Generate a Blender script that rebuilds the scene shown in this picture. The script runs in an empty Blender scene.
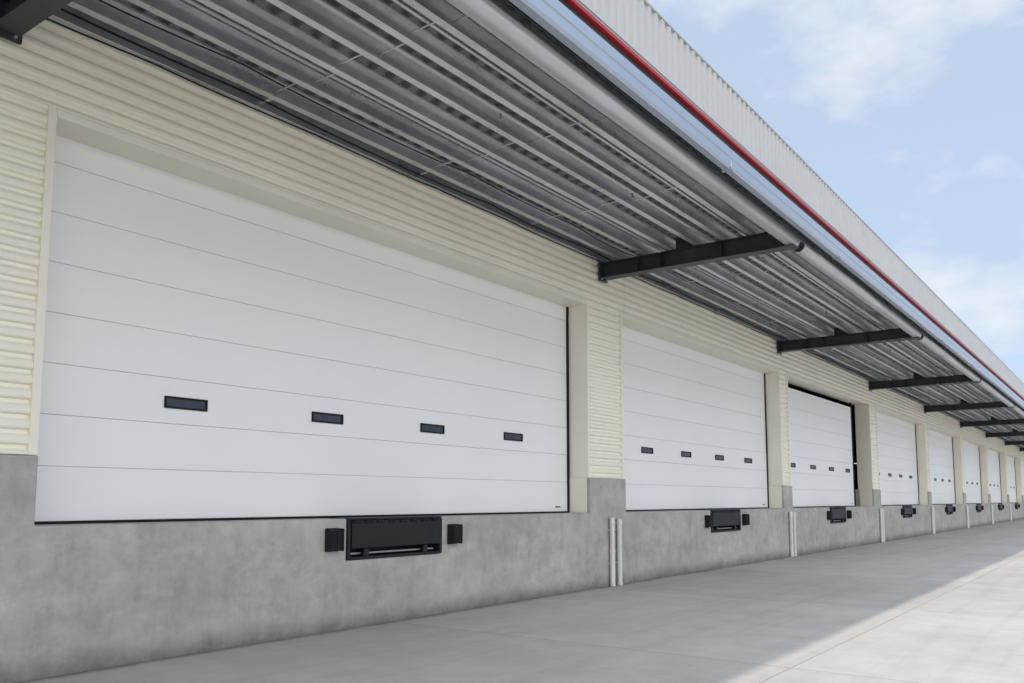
import bpy, bmesh, math, random
from mathutils import Vector
random.seed(4)
sc = bpy.context.scene
sc.view_settings.view_transform = 'Standard'
sc.view_settings.look = 'None'
sc.view_settings.exposure = 0

# ------------------------------------------------------------------ materials
def mat_new(name):
    m = bpy.data.materials.new(name); m.use_nodes = True
    nt = m.node_tree
    return m, nt, nt.nodes['Principled BSDF']
def N(nt, t, **kw):
    n = nt.nodes.new(t)
    for k, v in kw.items(): setattr(n, k, v)
    return n
def noise(nt, vec, scale, detail=4, rough=0.6):
    n = N(nt, 'ShaderNodeTexNoise'); n.inputs['Scale'].default_value = scale
    n.inputs['Detail'].default_value = detail; n.inputs['Roughness'].default_value = rough
    nt.links.new(vec, n.inputs['Vector']); return n.outputs['Fac']
def mapping(nt, scale=(1, 1, 1), loc=(0, 0, 0)):
    tc = N(nt, 'ShaderNodeTexCoord'); mp = N(nt, 'ShaderNodeMapping')
    mp.inputs['Scale'].default_value = scale; mp.inputs['Location'].default_value = loc
    nt.links.new(tc.outputs['Object'], mp.inputs['Vector']); return mp.outputs['Vector']
def maprange(nt, v, a, b, c, d):
    n = N(nt, 'ShaderNodeMapRange')
    for i, x in zip(('From Min', 'From Max', 'To Min', 'To Max'), (a, b, c, d)): n.inputs[i].default_value = x
    nt.links.new(v, n.inputs['Value']); return n.outputs['Result']
def mul(nt, a, b, op='MULTIPLY'):
    n = N(nt, 'ShaderNodeMath', operation=op)
    for i, x in enumerate((a, b)):
        if isinstance(x, (int, float)): n.inputs[i].default_value = x
        else: nt.links.new(x, n.inputs[i])
    return n.outputs[0]
def tint(nt, col, fac):
    n = N(nt, 'ShaderNodeVectorMath', operation='SCALE')
    if isinstance(col, tuple): n.inputs[0].default_value = col
    else: nt.links.new(col, n.inputs[0])
    if isinstance(fac, (int, float)): n.inputs['Scale'].default_value = fac
    else: nt.links.new(fac, n.inputs['Scale'])
    return n.outputs[0]
def bump(nt, bs, h, strength, dist):
    b = N(nt, 'ShaderNodeBump'); b.inputs['Strength'].default_value = strength
    b.inputs['Distance'].default_value = dist
    nt.links.new(h, b.inputs['Height']); nt.links.new(b.outputs[0], bs.inputs['Normal'])

def simple(name, col, rough=0.5, metal=0.0, var=0.12, vscale=1.5, stretch=(1, 1, 1), spec=0.5):
    m, nt, bs = mat_new(name)
    v = mapping(nt, stretch)
    nz = noise(nt, v, vscale, 5, .65)
    nt.links.new(tint(nt, col, maprange(nt, nz, 0.3, 0.7, 1 - var, 1 + var)), bs.inputs['Base Color'])
    nt.links.new(maprange(nt, nz, 0.3, 0.7, rough * 0.85, min(1, rough * 1.15)), bs.inputs['Roughness'])
    bs.inputs['Metallic'].default_value = metal
    bs.inputs['Specular IOR Level'].default_value = spec
    return m

def concrete_wall():
    m, nt, bs = mat_new('cast_concrete')
    v = mapping(nt)
    big = maprange(nt, noise(nt, mapping(nt, (1, .6, 1.2)), 0.9, 4, 0.65), 0.3, 0.7, 0.84, 1.12)
    midn = noise(nt, v, 3.0, 10, 0.76)
    mid = maprange(nt, midn, 0.3, 0.7, 0.80, 1.17)
    # chalky patches with broken edges
    patch = maprange(nt, noise(nt, mapping(nt, (1, .5, 1.1), (3, 9, 2)), 1.9, 11, .72), 0.53, 0.59, 1.0, 1.10)
    vs = mapping(nt, (1, 2.6, 0.5), (0, 4, 1))
    streak = maprange(nt, noise(nt, vs, 1.6, 6, 0.7), 0.50, 0.74, 1.0, 0.82)
    sep = N(nt, 'ShaderNodeSeparateXYZ'); nt.links.new(v, sep.inputs[0])
    zz = mul(nt, sep.outputs['Z'], mul(nt, midn, 0.6), 'SUBTRACT')
    dirt = maprange(nt, zz, -0.32, -0.08, 0.42, 1.0)
    f = mul(nt, mul(nt, mul(nt, big, mid), mul(nt, dirt, streak)), patch)
    nt.links.new(tint(nt, (0.405, 0.390, 0.366), f), bs.inputs['Base Color'])
    bs.inputs['Roughness'].default_value = 0.85
    bump(nt, bs, noise(nt, v, 9, 10, .8), 0.6, 0.02)
    return m

def ground_mat():
    m, nt, bs = mat_new('concrete_slab')
    v = mapping(nt, (1, 1, 1), (0.4, 2.2, 0))
    br = N(nt, 'ShaderNodeTexBrick'); br.offset = 0.0
    br.inputs['Scale'].default_value = 1; br.inputs['Brick Width'].default_value = 5.4
    br.inputs['Row Height'].default_value = 5.0; br.inputs['Mortar Size'].default_value = 0.009
    br.inputs['Mortar Smooth'].default_value = 0.3
    br.inputs['Color1'].default_value = (0.94, 0.94, 0.94, 1)
    br.inputs['Color2'].default_value = (1.05, 1.05, 1.05, 1)
    br.inputs['Mortar'].default_value = (0.60, 0.59, 0.57, 1)
    nt.links.new(v, br.inputs['Vector'])
    bw = N(nt, 'ShaderNodeRGBToBW'); nt.links.new(br.outputs['Color'], bw.inputs[0])
    big = maprange(nt, noise(nt, v, 0.22, 4, .6), 0.3, 0.7, 0.88, 1.09)
    midn = noise(nt, v, 1.3, 10, .78)
    mid = maprange(nt, midn, 0.3, 0.7, 0.86, 1.12)
    tyre = maprange(nt, noise(nt, mapping(nt, (4, 0.12, 1)), 0.9, 3, .6), 0.50, 0.75, 1.0, 0.88)
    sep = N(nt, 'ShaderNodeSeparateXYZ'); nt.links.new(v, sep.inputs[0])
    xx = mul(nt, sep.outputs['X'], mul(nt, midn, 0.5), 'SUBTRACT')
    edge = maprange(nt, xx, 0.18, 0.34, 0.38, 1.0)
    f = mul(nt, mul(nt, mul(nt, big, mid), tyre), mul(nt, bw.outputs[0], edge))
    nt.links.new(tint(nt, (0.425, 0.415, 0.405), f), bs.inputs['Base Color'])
    bs.inputs['Roughness'].default_value = 0.75
    bump(nt, bs, noise(nt, v, 25, 5, .7), 0.35, 0.01)
    return m

M_CONC = concrete_wall()
M_GROUND = ground_mat()
M_CREAM = simple('cream_painted_steel', (0.83, 0.79, 0.665), 0.42, 0, 0.03, 0.8)
M_CREAMF = simple('cream_flashing', (0.80, 0.76, 0.64), 0.45, 0, 0.05, 0.8)
M_DOOR = simple('white_door_steel', (0.80, 0.80, 0.80), 0.4, 0, 0.02, 0.5, (1, 1, 2))
M_JOINT = simple('joint_backing_grey', (0.45, 0.45, 0.45), 0.7)  # plain grey backing seen between door sections
M_BLACK = simple('black_rubber', (0.010, 0.010, 0.011), 0.7, 0, 0.3, 6, spec=.25)
M_BSTEEL = simple('black_steel', (0.012, 0.013, 0.016), 0.5, 0.0, 0.3, 4, spec=.25)
M_GLASS = simple('tinted_acrylic', (0.035, 0.045, 0.07), 0.3, 0, 0.1, 3, spec=.3)
M_BEAM = simple('dark_grey_steel', (0.030, 0.038, 0.042), 0.45, 0.0, 0.25, 2)
M_GALV = simple('galvanised_steel', (0.58, 0.60, 0.62), 0.30, 0.65, 0.22, 2.5, (1, 0.4, 1))
M_DECK = simple('galvanised_deck_shaded', (0.30, 0.315, 0.33), 0.38, 0.5, 0.08, 1.2, (0.3, 1, 1))  # toned darker than the purlins, canopy shade put into the colour
M_TUBE = simple('zinc_pipe', (0.50, 0.51, 0.53), 0.33, 0.35, 0.10, 2, (1, .3, 1))
M_SILV = simple('silver_gutter_steel', (0.42, 0.48, 0.56), 0.30, 0.75, 0.06, 1, (1, .2, 1))
M_RED = simple('red_trim', (0.34, 0.010, 0.014), 0.45, 0, 0.08, 1)
M_WHITE = simple('offwhite_fascia_steel', (0.46, 0.465, 0.47), 0.42, 0, 0.05, 0.7)
M_ROOF = simple('roof_sheet', (0.45, 0.46, 0.46), 0.5, 0.2, 0.1, 0.5)
M_PVC = simple('white_pvc', (0.66, 0.655, 0.62), 0.45, 0, 0.15, 5, (1, 1, .4))
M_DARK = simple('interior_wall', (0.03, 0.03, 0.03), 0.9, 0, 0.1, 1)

# ------------------------------------------------------------------ geometry helpers
def empty(name, parent=None, loc=(0, 0, 0)):
    e = bpy.data.objects.new(name, None); sc.collection.objects.link(e)
    e.empty_display_size = 0.3; e.location = loc
    if parent: e.parent = parent
    return e
def finish(name, bm, mat, parent=None, bevel=0, smooth=False, recalc=True):
    if recalc: bmesh.ops.recalc_face_normals(bm, faces=bm.faces)
    me = bpy.data.meshes.new(name); bm.to_mesh(me); bm.free()
    me.materials.append(mat)
    if smooth:
        for p in me.polygons: p.use_smooth = True
    o = bpy.data.objects.new(name, me); sc.collection.objects.link(o)
    if parent: o.parent = parent
    if bevel:
        b = o.modifiers.new('bevel', 'BEVEL'); b.width = bevel; b.segments = 2
        b.limit_method = 'ANGLE'; b.angle_limit = math.radians(40)
    return o
def add_box(bm, x0, x1, y0, y1, z0, z1):
    vs = [bm.verts.new((x, y, z)) for x in (x0, x1) for y in (y0, y1) for z in (z0, z1)]
    for f in ((0, 1, 3, 2), (4, 6, 7, 5), (0, 4, 5, 1), (2, 3, 7, 6), (0, 2, 6, 4), (1, 5, 7, 3)):
        bm.faces.new([vs[i] for i in f])
def boxes(name, lst, mat, parent=None, bevel=0):
    bm = bmesh.new()
    for b in lst: add_box(bm, *b)
    return finish(name, bm, mat, parent, bevel)
def add_extr(bm, pts, axis, lo, hi, closed=False):
    def P(p, t):
        return {'Y': (p[0], t, p[1]), 'X': (t, p[0], p[1]), 'Z': (p[0], p[1], t)}[axis]
    A = [bm.verts.new(P(p, lo)) for p in pts]; B = [bm.verts.new(P(p, hi)) for p in pts]
    n = len(pts)
    for i in range(n if closed else n - 1):
        j = (i + 1) % n
        bm.faces.new((A[i], A[j], B[j], B[i]))
    if closed:
        bm.faces.new(A); bm.faces.new(B[::-1])
def add_cyl(bm, axis, c, r, lo, hi, seg=20):
    pts = [(c[0] + r * math.cos(2 * math.pi * i / seg), c[1] + r * math.sin(2 * math.pi * i / seg)) for i in range(seg)]
    add_extr(bm, pts, axis, lo, hi, True)

# ------------------------------------------------------------------ layout (metres)
Y0, Y1 = -16.0, 121.0
SILL, UP, HEAD = 1.28, 1.88, 4.92
REC = -0.40
openings = [(-7.2, 1.9), (3.48, 12.60), (13.88, 22.55), (23.25, 32.1), (33.15, 42.0), (42.65, 51.55),
            (52.3, 61.2), (61.95, 70.85), (71.6, 80.5), (81.25, 90.15), (90.9, 99.8), (100.55, 109.45)]
bays = [-7.9, 3.0, 13.15, 22.6, 32.35, 42.2, 51.93, 61.57, 71.22, 80.87, 90.52, 100.17, 109.9]

building = empty('warehouse_building')

def lev(o):
    c = (o[0] + o[1]) / 2 - 0.16
    if o is openings[2]: c += 0.5
    return c - 0.85, c + 0.85
ys = [Y0]; kinds = ['pier']
for o in openings:
    a, b = lev(o)
    ys += [o[0], a, b, o[1]]; kinds += ['sill', 'pit', 'sill', 'pier']
ys.append(Y1)
zs = [-0.3, 0.79, SILL, UP]
def solid(i, j):
    if i < 0 or i >= len(kinds) or j < 0 or j > 2: return False
    return {'pier': 3, 'sill': 2, 'pit': 1}[kinds[i]] > j
bm = bmesh.new(); vc = {}
def V(f, i, j):
    k = (f, i, j)
    if k not in vc: vc[k] = bm.verts.new((0.03 if f else -0.60, ys[i], zs[j]))
    return vc[k]
for i in range(len(kinds)):
    for j in range(3):
        if not solid(i, j): continue
        for f in (0, 1):
            bm.faces.new((V(f, i, j), V(f, i + 1, j), V(f, i + 1, j + 1), V(f, i, j + 1)))
        for di, dj, p, q in ((-1, 0, (i, j), (i, j + 1)), (1, 0, (i + 1, j), (i + 1, j + 1)), (0, -1, (i, j), (i + 1, j)), (0, 1, (i, j + 1), (i + 1, j + 1))):
            if not solid(i + di, j + dj):
                bm.faces.new((V(0, *p), V(0, *q), V(1, *q), V(1, *p)))
finish('concrete_dock_wall', bm, M_CONC, building, 0.016)

def ribs(z0, z1, xb=-0.040, d=0.034, p=0.13):
    out = []; k = math.floor(z0 / p) - 1
    prof = [(0.0, 0), (0.12, 0), (0.17, .45), (0.24, .85), (0.36, 1), (0.56, 1), (0.70, .80), (0.80, .40), (0.88, 0)]
    while k * p < z1 + p:
        for t, h in prof:
            z = (k + t) * p
            if z0 <= z <= z1: out.append((xb + h * d, z))
        k += 1
    return [(out[0][0], z0)] + out + [(out[-1][0], z1)]
TR = 0.075
bm = bmesh.new()
edges = [Y0] + [v for o in openings for v in o] + [Y1]
for i in range(0, len(edges), 2):
    a, b = edges[i], edges[i + 1]
    aa = a + (TR if i > 0 else 0); bb = b - (TR if i < len(edges) - 2 else 0)
    add_extr(bm, ribs(UP + 0.02, HEAD + TR), 'Y', aa, bb)
y = Y0
while y < Y1:
    e = min(y + 6.0, Y1)
    add_extr(bm, ribs(HEAD + TR, 6.02, -0.040 + (0.002 if int((y - Y0) / 6) % 2 else 0)), 'Y', y, e); y = e
finish('ribbed_wall_cladding', bm, M_CREAM, building, recalc=False)

L = []; F = []
for o in openings:
    a, b = o
    L.append((REC - 0.1, 0.004, a - TR, a, UP + 0.003, HEAD + TR))
    L.append((REC - 0.1, 0.004, b, b + TR, UP + 0.003, HEAD + TR))
    L.append((REC - 0.1, 0.001, a + .001, b - .001, HEAD, HEAD + TR - 0.002))
    F.append((REC - 0.05, -0.03, b - 0.012, b + .03, SILL + 0.004, UP + 0.002))
for i in range(0, len(edges), 2):
    a, b = edges[i], edges[i + 1]
    L.append((-0.05, 0.012, a + (TR if i else 0) + .002, b - TR - .002, UP + 0.004, UP + 0.03))
boxes('opening_flashing', L, M_CREAMF, building, 0.004)
boxes('jamb_lining', F, M_CREAMF, building)
L = []
for i in range(0, len(edges), 2):
    L.append((-0.45, -0.06, edges[i] + (.08 if i else 0), edges[i + 1] - .08, UP + .01, HEAD + .05))
L.append((-0.45, -0.06, Y0, Y1, HEAD + 0.08, 6.5))
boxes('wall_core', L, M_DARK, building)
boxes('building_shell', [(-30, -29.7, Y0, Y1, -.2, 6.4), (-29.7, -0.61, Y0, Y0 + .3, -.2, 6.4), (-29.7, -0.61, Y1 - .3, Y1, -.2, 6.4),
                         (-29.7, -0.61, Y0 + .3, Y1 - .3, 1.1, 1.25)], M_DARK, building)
boxes('roof', [(-30.2, 0.0, Y0 - .1, Y1 + .1, 6.51, 6.60)], M_ROOF, building)

# ------------------------------------------------------------------ sectional doors
zj = [1.81, 2.285, 2.76, 3.235, 3.71, 4.185, 4.66]
def door(o, idx):
    e = empty('sectional_door', building)
    a, b = o; c = (a + b) / 2
    z0 = 1.305; right = b - 0.05; top = HEAD + 0.05
    zs = [z0] + zj + [top]; off = 0; sp = 1.94
    if idx == 2: off = 0.14; sp = 1.86
    if idx == 3:
        right = b - 0.95; off = -0.15; zs[-1] = HEAD - 0.16
    left = a - 0.03
    bm = bmesh.new()
    for k in range(len(zs) - 1):
        x1 = REC + random.uniform(-0.002, 0.002)
        add_box(bm, REC - 0.045, x1, left, right, zs[k] + 0.0018, zs[k + 1] - 0.0018)
    finish('door_sections', bm, M_DOOR, e, 0.005)
    boxes('joint_backing', [(REC - 0.04, REC - 0.012, left + .01, right - .01, z0 + .01, zs[-1] - .01)], M_JOINT, e)
    fr, gl = [], []
    for k in range(4):
        y = c + off + (k - 1.5) * sp
        z = 2.505
        w, h = 0.250, 0.062
        t = 0.020
        fr += [(REC + .002, REC + .020, y - w, y + w, z + h - t, z + h), (REC + .002, REC + .020, y - w, y + w, z - h, z - h + t),
               (REC + .002, REC + .020, y - w, y - w + t, z - h + t, z + h - t), (REC + .002, REC + .020, y + w - t, y + w, z - h + t, z + h - t)]
        gl.append((REC + .0025, REC + .006, y - w + t, y + w - t, z - h + t, z + h - t))
    boxes('window_frames', fr, M_BLACK, e, 0.003)
    boxes('window_panes', gl, M_GLASS, e)
    boxes('edge_seal', [(REC - .05, REC + .025, right + .002, right + .045, SILL + .01, HEAD),
                        (REC - .05, REC + .022, a + .02, right, SILL + .003, 1.304)], M_BLACK, e)
    boxes('lift_handle', [(REC + .003, REC + .02, right - .38, right - .25, 1.375, 1.395)], M_BSTEEL, e, .003)
for i, o in enumerate(openings): door(o, i)

# ------------------------------------------------------------------ dock levellers with bumpers
for o in openings:
    a, b = lev(o)
    e = empty('dock_leveler', None, (0, (a + b) / 2, 0))
    def bx(name, lst, mat, bev=0.0):
        c = (a + b) / 2
        boxes(name, [(x0, x1, y0 - c, y1 - c, z0, z1) for x0, x1, y0, y1, z0, z1 in lst], mat, e, bev)
    bx('pit_back', [(-.5, -.22, a + .004, b - .004, .794, 1.26)], M_BSTEEL)
    bx('deck_plate', [(-.22, .045, a + .01, b - .01, 1.262, 1.286)], M_BSTEEL, .004)
    bx('pit_frame', [(-.2, .048, a + .002, a + .05, .80, 1.26), (-.2, .048, b - .05, b - .002, .80, 1.26),
                     (-.2, .048, a + .05, b - .05, .794, .825)], M_BSTEEL, .004)
    bx('hinged_lip', [(.02, .060, a + .06, b - .06, .925, 1.255)], M_BSTEEL, .006)
    bx('lip_hinge', [(.03, .080, a + .07 + k * .2, a + .2 + k * .2, 1.225, 1.258) for k in range(8)], M_BLACK, .008)
    bx('lip_keeper', [(-.1, .04, a + .28, a + .36, .826, .92), (-.1, .04, b - .36, b - .28, .826, .92)], M_BSTEEL, .004)
    bx('toe_bar', [(-.06, -.02, a + .10, b - .10, .850, .872)], M_DECK, .003)
    for y in (a - .23, b + .23):
        bm = bmesh.new(); c = (a + b) / 2
        for k in range(7):
            yy = y - .0975 + k * .0278
            add_box(bm, .034, .14 + random.uniform(-.004, .003), yy - c, yy + .0245 - c, .925, 1.155)
        finish('bumper_rubber', bm, M_BLACK, e, .003)
        bx('bumper_plate', [(.033, .125, y - .109, y - .099, .91, 1.17), (.033, .125, y + .099, y + .109, .91, 1.17),
                            (.032, .04, y - .098, y + .098, .905, .923), (.032, .04, y - .098, y + .098, 1.157, 1.175)], M_BSTEEL, .002)
        bm = bmesh.new()
        for z in (.985, 1.095):
            add_cyl(bm, 'Y', (.085, z), .012, y - .115 - c, y + .115 - c, 10)
        finish('bumper_rods', bm, M_BSTEEL, e)

# ------------------------------------------------------------------ drain pipes at each pier
for p, q in zip(openings[1:-1], openings[2:]):
    yc = q[0] - 0.50 if q[0] - p[1] > 1.25 else q[0] - .26
    e = empty('drain_pipe', None, (0, yc, 0))
    bm = bmesh.new()
    add_cyl(bm, 'Z', (.085, -.13), .044, 0.0, 1.19, 20)
    add_cyl(bm, 'Z', (.085, .13), .044, 0.0, 1.17, 20)
    finish('twin_pipe', bm, M_PVC, e, .004)
    bm = bmesh.new()
    for yy in (-.13, .13):
        for z in (.0, .58, 1.08):
            add_cyl(bm, 'Z', (.085, yy), .050, z, z + .05, 20)
    finish('pipe_collars', bm, M_PVC, e, .004)
    boxes('pipe_brackets', [(.03, .045, -.2, .2, .38, .41), (.03, .045, -.2, .2, .96, .99)], M_GALV, e)

# ------------------------------------------------------------------ canopy
canopy = empty('loading_dock_canopy', None, (0, 0, 0.06))
def trap(lo, hi, z, p, h):
    out = []; y = lo
    while y < hi:
        out += [(y, z), (y + p * .30, z), (y + p * .40, z + h), (y + p * .80, z + h), (y + p * .9, z)]
        y += p
    return out
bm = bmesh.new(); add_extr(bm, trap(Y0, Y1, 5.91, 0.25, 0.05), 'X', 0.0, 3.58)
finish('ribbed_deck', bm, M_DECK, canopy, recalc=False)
boxes('canopy_roof', [(0.001, 3.60, Y0, Y1, 5.965, 5.99)], M_ROOF, canopy)
bm = bmesh.new()
xs = [0.40, 0.88, 1.36, 1.84, 2.32, 2.78, 3.18]
for x in xs:
    z0, z1 = 5.70, 5.905; w = 0.085; t = 0.004
    prof = [(x + w, z0 + .022), (x + w, z0), (x, z0), (x, z1), (x + w, z1), (x + w, z1 - .022)]
    inner = [(x + w - t, z1 - .022), (x + w - t, z1 - t), (x + t, z1 - t), (x + t, z0 + t), (x + w - t, z0 + t), (x + w - t, z0 + .022)]
    add_extr(bm, prof + inner, 'Y', Y0, Y1, True)
finish('purlins', bm, M_GALV, canopy)
boxes('purlin_laps', [(x - .005, x - .001, y - .55, y - .11, 5.702, 5.90) for x in xs for y in bays] +
      [(x - .005, x - .001, y + .11, y + .55, 5.702, 5.90) for x in xs for y in bays], M_GALV, canopy)
boxes('wall_ledger', [(0.0, 0.06, Y0, Y1, 5.70, 5.90), (.061, .13, Y0, Y1, 5.70, 5.71)], M_GALV, canopy, .004)
boxes('edge_channel', [(3.585, 3.60, Y0, Y1, 5.60, 5.90), (3.50, 3.584, Y0, Y1, 5.885, 5.90)], M_BEAM, canopy)
for y in bays:
    e = empty('canopy_beam', canopy)
    bm = bmesh.new()
    zt = 5.695
    XE = 3.52
    add_extr(bm, [(0.03, 5.44), (3.28, 5.45), (3.28, zt - .012), (0.03, zt - .012)], 'Y', y - .006, y + .006, True)
    add_extr(bm, [(0.03, 5.422), (XE, 5.405), (XE, 5.417), (0.03, 5.434)], 'Y', y - .11, y + .11, True)
    add_box(bm, 0.03, 3.28, y - .11, y + .11, zt - .012, zt)
    add_box(bm, 0.0, 0.03, y - .14, y + .14, 5.38, 5.74)
    add_box(bm, 3.28, 3.292, y - .11, y + .11, 5.42, 5.70)
    for x in (.75, 1.2, 2.3):
        add_box(bm, x, x + .012, y - .105, y - .007, 5.44, zt - .013); add_box(bm, x, x + .012, y + .007, y + .105, 5.44, zt - .013)
    finish('beam', bm, M_BEAM, e)
    boxes('purlin_cleats', [(x - .016, x - .006, y - .10, y + .10, 5.70, 5.88) for x in xs] +
          [(1.47, 1.80, y - .02, y + .02, 5.70, 5.905)], M_BEAM, e)
    bm = bmesh.new()
    for dy in (-.08, .08):
        for dz in (5.41, 5.72):
            add_cyl(bm, 'X', (y + dy, dz), .014, .03, .055, 6)
    for x in xs:
        for dy in (-.05, .05): add_cyl(bm, 'X', (y + dy, 5.78), .012, x - .03, x - .016, 6)
    finish('bolts', bm, M_GALV, e)
bm = bmesh.new()
for a, b in zip(bays, bays[1:]):
    for t in (.25, .5, .75):
        y = a + (b - a) * t
        for k, (p, q) in enumerate(zip(xs, xs[1:])):
            yy = y + (.05 if k % 2 else -.05)
            add_cyl(bm, 'X', (yy, 5.76), .009, p - .03, q + .03, 8)
        add_box(bm, .06, xs[0], y - .02, y + .02, 5.74, 5.78)
finish('sag_rods', bm, M_GALV, canopy)
bm = bmesh.new()
for a, b in zip(bays, bays[1:]):
    seg = 28; r, r2 = .108, .098
    lo, hi = a + .40, b + .14
    def ring(rr, t): return [bm.verts.new((3.42 + rr * math.cos(2 * math.pi * i / seg), t, 5.53 + rr * math.sin(2 * math.pi * i / seg))) for i in range(seg)]
    R = [ring(r, lo), ring(r, hi), ring(r2, hi), ring(r2, lo)]
    for q in range(4):
        P, Q = R[q], R[(q + 1) % 4]
        for i in range(seg):
            j = (i + 1) % seg; bm.faces.new((P[i], P[j], Q[j], Q[i]))
o = finish('edge_tube', bm, M_TUBE, canopy)
for p in o.data.polygons:
    p.use_smooth = abs(p.normal.y) < .5
bm = bmesh.new()
prof = [(3.655, 5.66), (3.655, 5.56), (3.68, 5.53), (3.76, 5.53), (3.785, 5.56), (3.785, 5.655), (3.80, 5.665), (3.80, 5.71), (3.775, 5.72), (3.775, 5.80), (3.66, 5.80)]
add_extr(bm, prof, 'Y', Y0, Y1, True)
finish('box_gutter', bm, M_SILV, canopy, .004)
boxes('gutter_joints', [(3.65, 3.789, y - .03, y + .03, 5.526, 5.65) for y in [b - 3.3 for b in bays] + [b + 1.5 for b in bays]], M_SILV, canopy, .004)
boxes('dark_recess', [(3.62, 3.74, Y0, Y1, 5.802, 5.885)], M_BEAM, canopy)
boxes('red_trim_strip', [(3.62, 3.79, Y0, Y1, 5.887, 5.930)], M_RED, canopy, .006)
boxes('white_drip_trim', [(3.62, 3.775, Y0, Y1, 5.933, 5.953), (3.62, 3.70, Y0, Y1, 5.955, 6.01), (3.62, 3.745, Y0, Y1, 6.012, 6.05)], M_WHITE, canopy, .005)
out = []; y = Y0; p = 0.16
while y < Y1:
    out += [(3.70, y), (3.70, y + p * .4), (3.725, y + p * .52), (3.725, y + p * .85), (3.70, y + p * .98)]; y += p
bm = bmesh.new(); add_extr(bm, out, 'Z', 6.052, 6.68)
finish('ribbed_fascia', bm, M_WHITE, canopy, recalc=False)
boxes('fascia_capping', [(3.60, 3.735, Y0, Y1, 6.681, 6.705)], M_WHITE, canopy, .005)
boxes('fascia_back', [(3.625, 3.695, Y0, Y1, 6.052, 6.68)], M_ROOF, canopy)
def cable(pts, r, mat, name='cable'):
    cu = bpy.data.curves.new(name, 'CURVE'); cu.dimensions = '3D'; cu.bevel_depth = r; cu.bevel_resolution = 2
    s = cu.splines.new('POLY'); s.points.add(len(pts) - 1)
    for q, v in zip(s.points, pts): q.co = (*v, 1)
    cu.materials.append(mat); ob = bpy.data.objects.new(name, cu); sc.collection.objects.link(ob); ob.parent = canopy
def sag(x, z, a, b, step, dip, r, mat):
    P = []; y = a
    while y < b:
        st = step * random.uniform(.7, 1.3); d = dip * random.uniform(.1, 1.2)
        for i in range(8):
            t = i / 8; P.append((x + .01 * math.sin(5 * t + y), y + st * t, z - d * 4 * t * (1 - t)))
        y += st
    cable(P, r, mat)
sag(.10, 5.69, Y0, Y1, 2.4, .018, .009, M_BLACK)
sag(.24, 5.74, Y0, Y1, 3.3, .05, .011, M_BLACK)
sag(.62, 5.80, Y0, Y1, 3.0, .06, .008, M_BLACK)
cable([(.33, Y0, 5.76), (.33, Y1, 5.76)], .02, M_GALV, 'conduit')
cable([(1.16, Y0, 5.80), (1.16, Y1, 5.80)], .022, M_TUBE, 'conduit')
cable([(2.10, Y0, 5.78), (2.10, Y1, 5.78)], .030, M_TUBE, 'sprinkler_pipe')
cable([(2.62, Y0, 5.80), (2.62, Y1, 5.80)], .02, M_GALV, 'conduit')
bm = bmesh.new()
y = Y0 + 1
while y < Y1:
    add_cyl(bm, 'Z', (2.10, y), .010, 5.78, 5.91, 8)
    add_cyl(bm, 'Z', (2.10, y + .6), .014, 5.69, 5.78, 8)
    add_cyl(bm, 'Z', (2.10, y + .6), .026, 5.683, 5.69, 10)
    y += 3.1
finish('sprinkler_heads', bm, M_DECK, canopy)

# ------------------------------------------------------------------ ground
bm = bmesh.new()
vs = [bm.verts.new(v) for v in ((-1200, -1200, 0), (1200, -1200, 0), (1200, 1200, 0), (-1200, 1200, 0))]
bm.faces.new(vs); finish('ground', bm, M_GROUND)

# ------------------------------------------------------------------ light
S = Vector((-0.125, -0.549, 0.819)).normalized()
sun = bpy.data.lights.new('sun', 'SUN'); sun.energy = 2.8; sun.angle = math.radians(1.2); sun.color = (1, .90, .79)
so = bpy.data.objects.new('sun', sun); sc.collection.objects.link(so)
so.rotation_euler = (-S).to_track_quat('-Z', 'Y').to_euler(); so.location = (0, 0, 40)
w = bpy.data.worlds.new('World'); sc.world = w; w.use_nodes = True
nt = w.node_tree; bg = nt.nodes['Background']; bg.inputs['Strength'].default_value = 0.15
sky = N(nt, 'ShaderNodeTexSky', sky_type='NISHITA'); sky.sun_disc = False
sky.sun_elevation = math.asin(S.z); sky.sun_rotation = math.atan2(S.x, S.y)
sky.air_density = 1.0; sky.dust_density = 1.0
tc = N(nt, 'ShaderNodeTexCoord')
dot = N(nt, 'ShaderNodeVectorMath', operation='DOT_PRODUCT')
nt.links.new(tc.outputs['Generated'], dot.inputs[0]); dot.inputs[1].default_value = Vector((0.55, -0.75, 0.35)).normalized()
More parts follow.
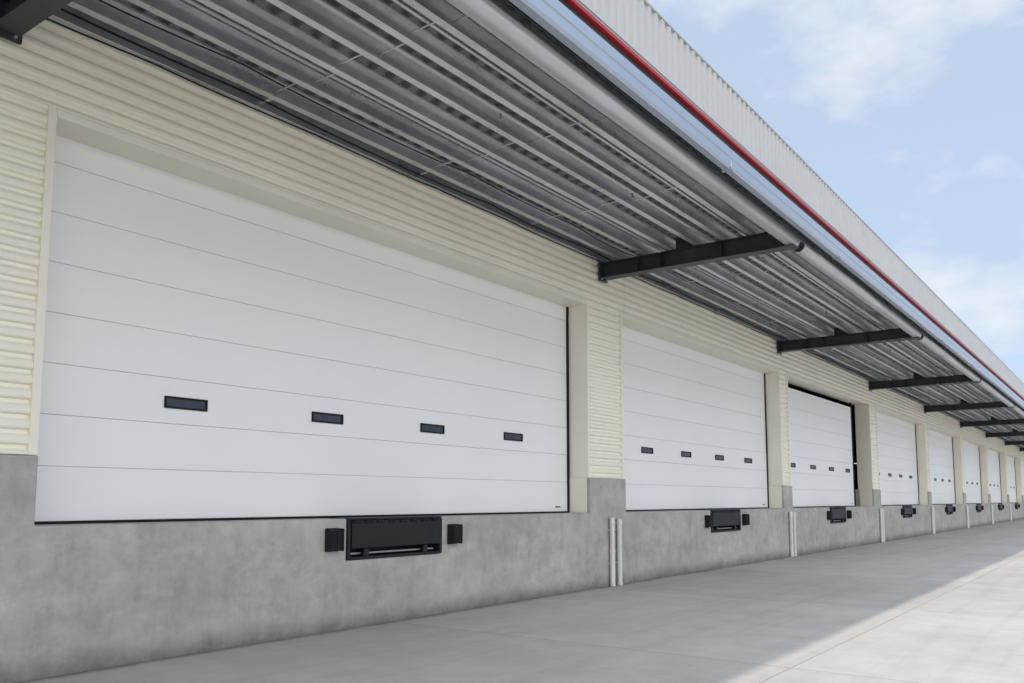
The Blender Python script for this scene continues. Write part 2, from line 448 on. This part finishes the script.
fill_glow = maprange(nt, dot.outputs['Value'], -0.25, 0.9, 0.0, 1.0)  # added sky glow behind the camera, lifts the shaded dock front
hc = N(nt, 'ShaderNodeMix', data_type='RGBA'); nt.links.new(fill_glow, hc.inputs['Factor'])
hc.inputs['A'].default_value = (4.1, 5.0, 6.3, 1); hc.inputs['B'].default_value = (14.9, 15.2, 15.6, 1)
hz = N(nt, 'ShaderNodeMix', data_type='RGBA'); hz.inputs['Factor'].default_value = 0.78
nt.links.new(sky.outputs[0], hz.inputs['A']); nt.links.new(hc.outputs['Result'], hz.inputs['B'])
mp = N(nt, 'ShaderNodeMapping'); mp.inputs['Scale'].default_value = (1, 1, 1.9); mp.inputs['Location'].default_value = (4.1, 1.7, 0.6)
nt.links.new(tc.outputs['Generated'], mp.inputs['Vector'])
cn = noise(nt, mp.outputs[0], 3.4, 7, .56)
cl = maprange(nt, cn, 0.53, 0.70, 0.0, 0.85)
cc = N(nt, 'ShaderNodeMix', data_type='RGBA'); nt.links.new(fill_glow, cc.inputs['Factor'])
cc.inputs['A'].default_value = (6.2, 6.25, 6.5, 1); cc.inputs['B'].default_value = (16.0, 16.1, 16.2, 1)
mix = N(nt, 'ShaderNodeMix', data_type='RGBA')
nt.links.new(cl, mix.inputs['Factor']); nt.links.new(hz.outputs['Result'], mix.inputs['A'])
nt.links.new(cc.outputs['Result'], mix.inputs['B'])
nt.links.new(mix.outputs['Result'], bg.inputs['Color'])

# ------------------------------------------------------------------ camera
cam = bpy.data.cameras.new('camera'); co = bpy.data.objects.new('camera', cam); sc.collection.objects.link(co)
cam.sensor_width = 36; cam.lens = 850 / 1024 * 36; cam.clip_end = 5000; cam.clip_start = .05
th = math.radians(5.9); psi = math.radians(36.25)
co.location = (7.61, 0, 1.5)
fwd = Vector((-math.sin(psi) * math.cos(th), math.cos(psi) * math.cos(th), math.sin(th)))
co.rotation_euler = fwd.to_track_quat('-Z', 'Y').to_euler()
cam.shift_y = 70.7 / 1024
sc.camera = co
